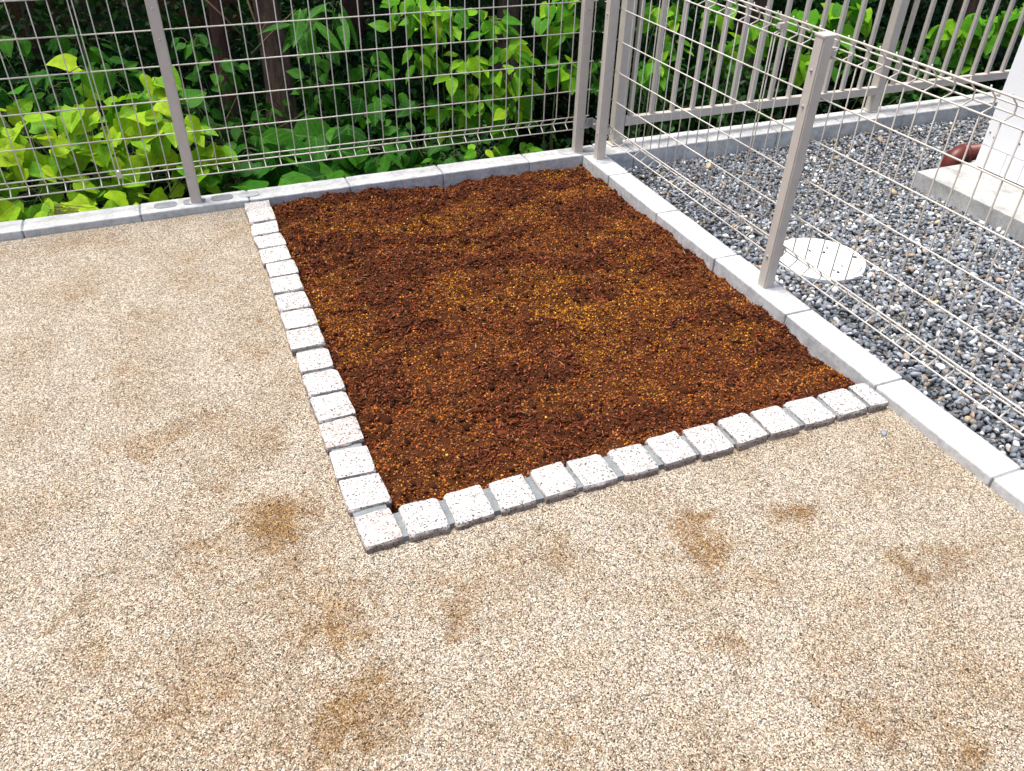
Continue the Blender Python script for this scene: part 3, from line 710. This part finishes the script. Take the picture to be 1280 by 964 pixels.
for a, b in zip(posts_x[:-1], posts_x[1:]):
    put("bottom_rail", box_mesh("bottom_rail", a+.0255, b-.0255, -.016, .016, .090, .128, M_post, .002), bar, (0, FY, 0))
    put("top_rail", box_mesh("top_rail", a+.0255, b-.0255, -.016, .016, .984, 1.02, M_post, .002), bar, (0, FY, 0))

# ------------------------------------------------------------------ leaves
def leaf_mesh(name, kind, mat, seed):
    """unit-length leaf along +X, normal +Z: outline, folded midrib, drooping tip"""
    rnd = random.Random(seed); ns_ = 9
    prof = {"ovate": lambda t: .36*math.sin(math.pi*t**.72)**.9*(1-.25*t),
            "heart": lambda t: (.50*math.sin(math.pi*min(1, (t+.10)/1.10)**.62)**.8)*(1-.18*t),
            "lobed": lambda t: .46*math.sin(math.pi*t**.6)**.8*(1-.25*t)+.12*math.exp(-((t-.30)/.09)**2)-.04*math.exp(-((t-.52)/.07)**2),
            "round": lambda t: .50*math.sqrt(max(0, 1-(2*t-1)**2))*(1+.03*math.cos(9*t)),
            "lance": lambda t: .15*math.sin(math.pi*t**.8)**.9}[kind]
    fold = rnd.uniform(.10, .30); droop = rnd.uniform(.10, .42); wav = rnd.uniform(.01, .03); tw = rnd.uniform(-.15, .15)
    V = []; UV = []; F = []
    for i in range(ns_):
        t = i/(ns_-1); wv = max(prof(t), .004)
        for j, s in enumerate((-1, -.5, 0, .5, 1)):
            y_ = s*wv*(1+rnd.uniform(-.04, .04)); zz = abs(y_)*fold-droop*t*t*.55+wav*math.sin(7*t+s*2)*abs(s)-.18*y_*y_+tw*y_*t
            back = -.10*abs(s)**2*(1-t)**3 if kind in ("heart", "round") else 0
            V.append((t+back, y_, zz)); UV.append((t, .5+s*wv))
    for i in range(ns_-1):
        for j in range(4): a = i*5+j; F.append((a, a+5, a+6, a+1))
    return mesh_np(name, np.array(V), np.array(F), mat, True, None, np.array(UV))
def leafset(kind, mat, n, seed): return [leaf_mesh("leaf", kind, mat, seed+k) for k in range(n)]

def orient(az, pitch, roll):
    # leaf axis heads to azimuth az, pitched down by pitch
    return Matrix.Rotation(az, 3, 'Z') @ Matrix.Rotation(pitch, 3, 'Y') @ Matrix.Rotation(roll, 3, 'X')

def plant(name, label, cat, base, clusters, meshes, size, count, stem_mat=M_stem, face=(0, -1), group=None, flat=.5, stemr=.004, seed=1, hang=.35):
    """clusters: (x,y,z,rx,ry,rz,weight); each leaf its own object, stems joined in one part"""
    rnd = random.Random(seed); root = empty(name, base); tag(root, label, cat, group)
    bm = bmesh.new(); tot = sum(c[6] for c in clusters); bv = Vector(base)
    for (cx, cy, cz, rx, ry, rz, wt) in clusters:
        c = Vector((cx, cy, cz)); mid = bv.lerp(c, .5)+Vector((rnd.uniform(-.06, .06), rnd.uniform(-.02, .08), rnd.uniform(.02, .10)))
        st = bv+Vector((rnd.uniform(-.04, .04), rnd.uniform(-.03, .03), 0))
        pts = []
        for k in range(7):
            t = k/6; pts.append((st*(1-t)**2+mid*2*t*(1-t)+c*t*t)-bv)
        tube(bm, pts, [stemr*(1-.6*k/6) for k in range(7)], 5)
        for _ in range(max(1, round(count*wt/tot))):
            a = rnd.uniform(0, 2*math.pi); zz = rnd.uniform(-1, 1); rr = rnd.uniform(.35, 1)**.5; q = math.sqrt(1-zz*zz)
            d = Vector((q*math.cos(a)*rx, q*math.sin(a)*ry, zz*rz))*rr; p = c+d
            if p.y < .115: p.y = .115+rnd.uniform(0, .05)
            az = math.atan2(d.y*.6+face[1]*.05, d.x+face[0]*.05)+rnd.gauss(0, .7)
            s = size*rnd.uniform(.6, 1.2)
            m = orient(az, rnd.gauss(hang, .35), rnd.gauss(0, .4))
            # tilt the blades towards the open side, as leaves at a wood's edge do
            m = Matrix.Rotation(rnd.gauss(flat, .25), 3, 'X') @ m
            o = bpy.data.objects.new("leaf", rnd.choice(meshes)); COL.objects.link(o); o.parent = root
            o.location = p-bv; o.rotation_euler = m.to_euler(); o.scale = (s, s*rnd.uniform(.85, 1.1), s)
            if rnd.random() < .6:
                e = p-bv; cc_ = (c-bv)+d*.25
                tube(bm, [cc_, cc_.lerp(e, .5)+Vector((0, 0, .01)), e], .0012, 3, False)
    link("stem", bm_mesh("stem", bm, stem_mat, True), None, root)
    return root

L_lime = leafset("lobed", M_lime, 3, 1)+leafset("heart", M_lime, 3, 20)+leafset("ovate", M_lime, 2, 30)
L_green = leafset("ovate", M_green, 5, 40)
L_ggreen = leafset("heart", M_green, 4, 50)
L_deep = leafset("round", M_deep, 4, 60)
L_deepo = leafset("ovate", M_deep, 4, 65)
L_lance = leafset("lance", M_deep, 3, 70)

plant("vine_bush", "bright lime green leafy vine mass behind the left mesh panel", "bush", (-2.0, .42, -.5),
      [(-2.30, .55, .26, .16, .14, .10, 1.0), (-2.20, .48, .18, .16, .14, .12, 1.3), (-2.23, .32, .02, .18, .10, .12, 1.2), (-1.98, .48, .20, .14, .12, .11, 1.3), (-2.02, .38, .05, .16, .12, .12, 1.3),
       (-1.78, .46, .25, .11, .10, .10, 1.0), (-1.86, .38, .10, .13, .10, .10, 1.1), (-1.66, .34, .22, .09, .08, .12, .9), (-1.65, .30, .03, .10, .08, .10, .9), (-2.17, .24, -.06, .15, .08, .08, .9),
       (-1.93, .26, -.03, .15, .08, .09, 1.0), (-1.56, .32, .06, .08, .07, .08, .55), (-1.70, .48, .36, .06, .05, .05, .22), (-1.97, .58, .36, .06, .05, .05, .2), (-2.5, .4, .12, .2, .15, .18, 1.2)],
      L_lime+L_ggreen[:1], .100, 300, seed=3, flat=.45, stemr=.005)
plant("broadleaf_plant", "dark green plant with large round leaves behind the middle of fence", "plant", (-1.2, .42, -.55),
      [(-1.33, .5, .0, .12, .10, .07, 1), (-1.12, .5, -.03, .12, .10, .07, 1), (-.94, .52, -.01, .10, .10, .08, .9), (-1.31, .27, -.09, .12, .08, .05, .9), (-1.48, .32, -.05, .10, .08, .06, .8), (-1.07, .28, -.09, .12, .08, .05, .9), (-.83, .30, -.07, .1, .08, .06, .7)],
      L_deep, .15, 76, seed=5, flat=.5, hang=.15)
plant("leafy_shrub", "mid green shrub with pointed oval leaves behind the mesh near the corner", "shrub", (-.38, .55, -.55),
      [(-.62, .58, .50, .10, .08, .08, 1.0), (-.45, .60, .46, .12, .09, .10, 1.1), (-.25, .62, .44, .13, .09, .09, 1.0), (-.56, .58, .32, .08, .08, .07, .6), (-.38, .52, .28, .11, .08, .09, 1.1), (-.16, .50, .28, .10, .08, .10, 1.2),
       (-.30, .48, .12, .12, .08, .09, 1.2), (-.17, .42, .05, .08, .07, .09, .9), (-.45, .48, .06, .10, .08, .09, .8), (-.10, .52, .14, .06, .06, .08, .5), (-.36, .30, -.06, .12, .06, .06, .5), (-.18, .30, -.08, .08, .06, .06, .4)],
      L_green+L_lime[-1:], .088, 250, seed=8, flat=.55)
plant("ground_cover", "low deep green leaves creeping along the wall foot below the shrub", "plant", (-.6, .3, -.5),
      [(-.82, .34, .0, .12, .10, .09, 1), (-.66, .36, -.02, .12, .10, .10, 1), (-.52, .34, -.06, .12, .1, .08, 1), (-.66, .50, .10, .14, .10, .10, 1), (-.82, .52, .10, .10, .10, .10, .8)],
      L_deepo, .095, 90, seed=9, flat=.5)
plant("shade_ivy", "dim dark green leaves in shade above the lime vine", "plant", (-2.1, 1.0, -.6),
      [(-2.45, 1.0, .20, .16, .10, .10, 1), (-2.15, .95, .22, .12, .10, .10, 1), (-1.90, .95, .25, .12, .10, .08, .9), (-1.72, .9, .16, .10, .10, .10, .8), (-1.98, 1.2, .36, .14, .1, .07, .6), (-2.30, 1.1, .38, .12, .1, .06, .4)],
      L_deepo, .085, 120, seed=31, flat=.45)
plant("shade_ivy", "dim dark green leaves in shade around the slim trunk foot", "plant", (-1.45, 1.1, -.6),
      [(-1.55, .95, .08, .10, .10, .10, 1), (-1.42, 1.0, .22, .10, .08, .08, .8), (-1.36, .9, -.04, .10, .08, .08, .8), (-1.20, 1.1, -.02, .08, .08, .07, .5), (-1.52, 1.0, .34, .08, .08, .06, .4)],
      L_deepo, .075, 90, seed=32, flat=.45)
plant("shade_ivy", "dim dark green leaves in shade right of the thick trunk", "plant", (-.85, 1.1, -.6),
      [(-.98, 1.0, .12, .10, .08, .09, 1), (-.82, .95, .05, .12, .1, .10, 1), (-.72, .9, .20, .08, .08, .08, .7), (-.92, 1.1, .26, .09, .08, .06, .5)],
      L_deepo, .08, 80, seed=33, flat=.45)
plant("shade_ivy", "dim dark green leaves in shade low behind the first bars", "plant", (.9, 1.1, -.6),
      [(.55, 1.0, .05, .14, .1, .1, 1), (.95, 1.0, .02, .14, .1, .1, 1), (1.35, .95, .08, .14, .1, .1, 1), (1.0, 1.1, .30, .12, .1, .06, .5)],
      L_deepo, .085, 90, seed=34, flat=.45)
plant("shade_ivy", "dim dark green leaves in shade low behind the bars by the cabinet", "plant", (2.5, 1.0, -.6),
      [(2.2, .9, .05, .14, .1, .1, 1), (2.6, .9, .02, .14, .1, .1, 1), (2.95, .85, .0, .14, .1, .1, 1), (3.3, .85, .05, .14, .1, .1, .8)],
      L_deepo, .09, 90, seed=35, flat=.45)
plant("long_leaf_shrub", "shrub with long narrow drooping leaves beside the tree trunk", "shrub", (-1.02, 1.0, -.55),
      [(-1.00, .9, .44, .10, .08, .06, 1), (-.86, .95, .47, .07, .06, .04, .5)], L_lance, .19, 16, seed=12, flat=.3, hang=.5)
plant("bramble", "green leafy spray showing between the corner fence posts", "plant", (.12, .6, -.5),
      [(.13, .5, .22, .06, .06, .07, 1), (.10, .6, .43, .07, .06, .08, 1), (.20, .62, .52, .05, .05, .05, .5)], L_ggreen, .085, 34, seed=14)
plant("bramble", "green leafy spray hanging behind first bars beside the corner", "plant", (.68, .6, -.5),
      [(.64, .5, .17, .05, .05, .08, 1), (.70, .6, .42, .09, .06, .07, 1), (.80, .6, .28, .06, .05, .06, .6)], L_green, .085, 42, seed=15)
plant("bramble", "green leafy spray behind the bars left of the middle bar post", "plant", (1.2, .7, -.5),
      [(1.06, .6, .44, .09, .06, .07, 1), (1.28, .6, .28, .09, .06, .08, 1), (1.15, .6, .22, .05, .05, .05, .5), (1.42, .62, .36, .07, .05, .06, .5)], L_green, .10, 58, seed=16)
plant("bramble", "broad leaf shrub behind the bars right beside the middle bar post", "plant", (1.9, .8, -.5),
      [(1.74, .7, .30, .12, .07, .08, 1), (1.88, .62, .18, .10, .06, .09, 1), (2.05, .7, .33, .12, .07, .07, 1), (1.70, .6, .10, .07, .05, .07, .4)], L_ggreen, .105, 80, seed=17)
plant("bramble", "round green leaves behind the bar fence above the white cabinet edge", "plant", (3.0, .8, -.5),
      [(2.80, .62, .20, .10, .06, .08, 1), (3.05, .6, .20, .12, .06, .09, 1.2), (3.25, .6, .24, .10, .06, .08, 1), (2.90, .6, .02, .09, .06, .07, .7)], L_ggreen, .11, 85, seed=18)

# ------------------------------------------------------------------ trees at the wood's edge (crowns above the frame shade the wood)
def leaf_cloud(n, sampler, smin, smax, cols, tilt=.5):
    """folded leaf quads as one mesh"""
    P = sampler(n); n = len(P)
    base = np.array([[0, 0, 0], [.5, -.28, .06], [.5, .28, .06], [1, 0, -.1]]); Fb = np.array([[0, 1, 3], [0, 3, 2]])
    s = smin+(smax-smin)*rng.random(n); col = np.array(cols)[rng.integers(0, len(cols), n)]*(.7+.6*rng.random((n, 1)))
    return scatter(base, Fb, P, np.repeat(s[:, None], 3, 1), rand_rot(n, tilt), col, 0)
def tree(label, base, r0, lean, crown_c, crown_r, nleaf, bark, seed, height=3.0, limbs=5, name="woodland_tree"):
    rnd = random.Random(seed); root = empty(name, base); tag(root, label, "tree", "trees at the edge of the wood")
    b = Vector(base); top = b+Vector((lean[0], lean[1], height)); bm = bmesh.new(); pts = []; rr = []
    for k in range(14):
        t = k/13; p = b.lerp(top, t)+Vector((mnoise.noise(Vector((t*3, seed, 0))), mnoise.noise(Vector((t*3, 0, seed))), 0))*.06*(t > 0)
        pts.append(p-b); rr.append(r0*(1.5-.5*min(1, t*6))*(1-.6*t))
    tube(bm, pts, rr, 14)
    for v in bm.verts: v.co += mnoise.noise_vector(v.co*9)*r0*.18
    for k in range(limbs):
        t = rnd.uniform(.55, .9); st = pts[int(t*13)]; en = Vector(crown_c)-b+Vector((rnd.uniform(-.7, .7)*crown_r[0], rnd.uniform(-.7, .7)*crown_r[1], rnd.uniform(-.3, .6)*crown_r[2]))
        tube(bm, [st, st.lerp(en, .5)+Vector((0, 0, .15)), en], [r0*.4, r0*.25, r0*.08], 7)
    link("trunk", bm_mesh("trunk", bm, bark, True), None, root)
    cc_ = np.array(crown_c); cr = np.array(crown_r)
    def samp(n):
        d = rng.normal(size=(n, 3)); d /= np.linalg.norm(d, axis=1)[:, None]
        k = .75+.35*np.array([mnoise.noise(Vector(v)*2.3+Vector((seed, 0, 0))) for v in d])
        p = cc_+d*cr*(rng.random((n, 1))**.45)*k[:, None]
        return p[(p[:, 2] > .80) & (p[:, 1] > .95)]-np.array(base)
    V, F, C = leaf_cloud(nleaf, samp, .10, .2, [(.02, .07, .012), (.035, .10, .015), (.05, .13, .02)])
    link("crown", mesh_np("crown", V, F, M_mass, False, C), None, root)
    return root
tree("thick brown tree trunk standing in the shade behind mesh fence", (-1.13, 1.62, -.55), .085, (.12, .1, 0), (-1.3, 2.5, 2.0), (1.7, 1.35, 1.35), 5200, M_bark, 1)
tree("slim reddish tree trunk left of the thick brown trunk", (-1.36, 1.75, -.55), .048, (.10, .1, 0), (-2.4, 2.7, 2.9), (1.6, 1.4, 1.1), 3200, M_bark_red, 2, 3.2)
tree("dark tree trunk in deep shade behind the corner posts", (.55, 2.3, -.55), .08, (.1, .0, 0), (.7, 2.5, 2.0), (1.7, 1.4, 1.35), 5200, M_bark, 3)
tree("dark tree trunk in deep shade behind the bar fence", (2.5, 2.2, -.55), .09, (.1, .1, 0), (2.7, 2.5, 2.0), (1.8, 1.4, 1.35), 5200, M_bark, 4)
tree("dark tree trunk in shade behind the far end of bar fence", (4.6, 2.1, -.55), .09, (.1, .1, 0), (4.7, 2.5, 2.0), (1.8, 1.4, 1.35), 4600, M_bark, 5)
tree("dark tree trunk in shade behind the lime green vine", (-3.3, 2.1, -.55), .08, (.0, .1, 0), (-3.4, 2.5, 2.0), (1.7, 1.4, 1.35), 5000, M_bark, 6)
tree("brown trunk furthest back between the shrub and trees", (-.3, 3.2, -.2), .07, (.0, .2, 0), (-.4, 3.9, 3.1), (2.0, 1.6, 1.2), 3600, M_bark_red, 7, 3.4)

for k_, (tx, ty) in enumerate(((-5.2, 4.6), (-2.6, 5.2), (.4, 5.4), (2.9, 5.0), (5.6, 4.8), (8.0, 4.4))):  # rear row of trees, added so their unseen crowns darken the wood floor
    tree(("leftmost dark trunk deep in the wood", "dark trunk deep in the wood behind the lime vine", "dark trunk deep in the wood behind the leafy shrub", "dark trunk deep in the wood behind the middle bar post", "dark trunk deep in the wood behind the cabinet", "rightmost dark trunk deep in the wood")[k_], (tx, ty, -.8), .1, (.1, .1, 0), (tx, ty+.2, 2.2), (2.1, 1.9, 1.5), 4200, M_bark, 20+k_, 3.4)
# thin bare twigs between the trunks
def twigs(name, label, segs, mat, r):
    root = empty(name, segs[0][0]); tag(root, label, "branch"); b = Vector(segs[0][0])
    for s in segs:
        bm = bmesh.new(); p = [Vector(q)-b for q in s]
        tube(bm, p, [r*(1-.6*k/(len(p)-1)) for k in range(len(p))], 5); link("twig", bm_mesh("twig", bm, mat, True), None, root)
twigs("bare_branch", "thin bare grey branches crossing before the thick trunk", [
    [(-1.45, 1.3, .52), (-1.33, 1.3, .38), (-1.22, 1.28, .24)], [(-1.24, 1.25, .22), (-1.12, 1.22, .33), (-1.0, 1.22, .42)], [(-1.22, 1.35, .5), (-1.18, 1.33, .3), (-1.17, 1.30, .16)], [(-1.19, 1.3, .28), (-1.14, 1.28, .36)]], M_twig, .006)
twigs("dry_twigs", "tangle of dry brown twigs at wall foot under the lime vine", [
    [(-2.22+.05*math.sin(k*2.1), .20+.02*(k % 4), -.09+.01*(k % 3)), (-2.15+.03*math.cos(k*1.3), .17+.025*(k % 3), -.03+.008*(k % 5)), (-2.08+.06*math.sin(k*3.3), .19+.02*(k % 2), -.05+.02*math.sin(k))] for k in range(14)], M_twig, .0022)
twigs("tendril", "thin pale vine tendril arching over the lime green leaves", [
    [(-2.02, .45, .40), (-1.95, .45, .43), (-1.90, .46, .38), (-1.86, .46, .30)], [(-2.32, .5, .36), (-2.24, .48, .36), (-2.18, .46, .27)]], M_stem, .002)

# dim undergrowth in the shade of the wood
def und(n):
    out = []
    cl = np.random.default_rng(3)
    for k in range(130):
        cx = -4.6+cl.random()*10.5; cy = 1.0+cl.random()**1.2*4.2; h = .12+.42*cl.random()*(1 if cy > 1.3 else .6); r = .16+.24*cl.random()
        m = int(n*r*h*1.3/10); d = cl.normal(size=(m, 3)); d /= np.linalg.norm(d, axis=1)[:, None]; d *= (cl.random((m, 1))**.4)
        p = np.array([cx, cy, 0])+d*np.array([r, r*.8, h]); p[:, 2] += wood_h(p[:, 0], p[:, 1])+h*.75
        out.append(p)
    for k in range(46):
        cx = (-7.0+cl.random()*7.5) if k % 3 else (1.5+cl.random()*6); cy = 2.6+cl.random()*3.4; h = .35+.4*cl.random(); r = .35+.3*cl.random()
        m = int(n*r*h*.55/10); d = cl.normal(size=(m, 3)); d /= np.linalg.norm(d, axis=1)[:, None]; d *= (cl.random((m, 1))**.35)
        p = np.array([cx, cy, 0])+d*np.array([r, r*.8, h]); p[:, 2] += wood_h(p[:, 0], p[:, 1])+h*.8
        out.append(p)
    m = n//6; x = -4.5+cl.random(m)*9.5; y = .5+cl.random(m)*3.0; out.append(np.stack([x, y, wood_h(x, y)+cl.random(m)*.14], 1))
    return np.concatenate(out)
def leaf_cloud6(n, sampler, smin, smax, cols, tilt=.5):
    P = sampler(n); n = len(P)
    base = np.array([[0, 0, 0], [.3, -.30, .05], [.3, .30, .05], [.7, -.24, .02], [.7, .24, .02], [1, 0, -.12], [.5, 0, -.03]])
    Fb = np.array([[0, 1, 6], [1, 3, 6], [3, 5, 6], [5, 4, 6], [4, 2, 6], [2, 0, 6]])
    s_ = smin+(smax-smin)*rng.random(n)**1.6; col = np.array(cols)[rng.integers(0, len(cols), n)]*(.6+.8*rng.random((n, 1)))
    return scatter(base, Fb, P, np.repeat(s_[:, None], 3, 1), rand_rot(n, tilt), col, 0)
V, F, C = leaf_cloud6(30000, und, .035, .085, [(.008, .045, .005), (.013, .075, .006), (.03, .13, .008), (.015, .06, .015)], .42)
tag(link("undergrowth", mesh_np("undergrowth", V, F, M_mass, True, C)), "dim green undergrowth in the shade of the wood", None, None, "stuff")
# thin grass blades hanging in the shade, upper left
def gz(n):
    x = -3.0+rng.random(n)*2.0; y = .9+rng.random(n)*.6; return np.stack([x, y, wood_h(x, y)+.1+rng.random(n)*.5], 1)
P = gz(700); n = len(P)
base = np.array([[0, -.02, 0], [0, .02, 0], [.6, -.012, -.05], [.6, .012, -.05], [1, 0, -.25]]); Fb = np.array([[0, 2, 1], [1, 2, 3], [2, 4, 3]])
V, F, C = scatter(base, Fb, P, np.repeat((.12+.18*rng.random(n))[:, None], 3, 1), rand_rot(n, .45), np.array([[.05, .10, .02]])*(.5+rng.random((n, 1))), 0)
tag(link("woodland_grass", mesh_np("woodland_grass", V, F, M_mass, False, C)), "thin drooping grass blades in the shade behind the fence", None, None, "stuff")
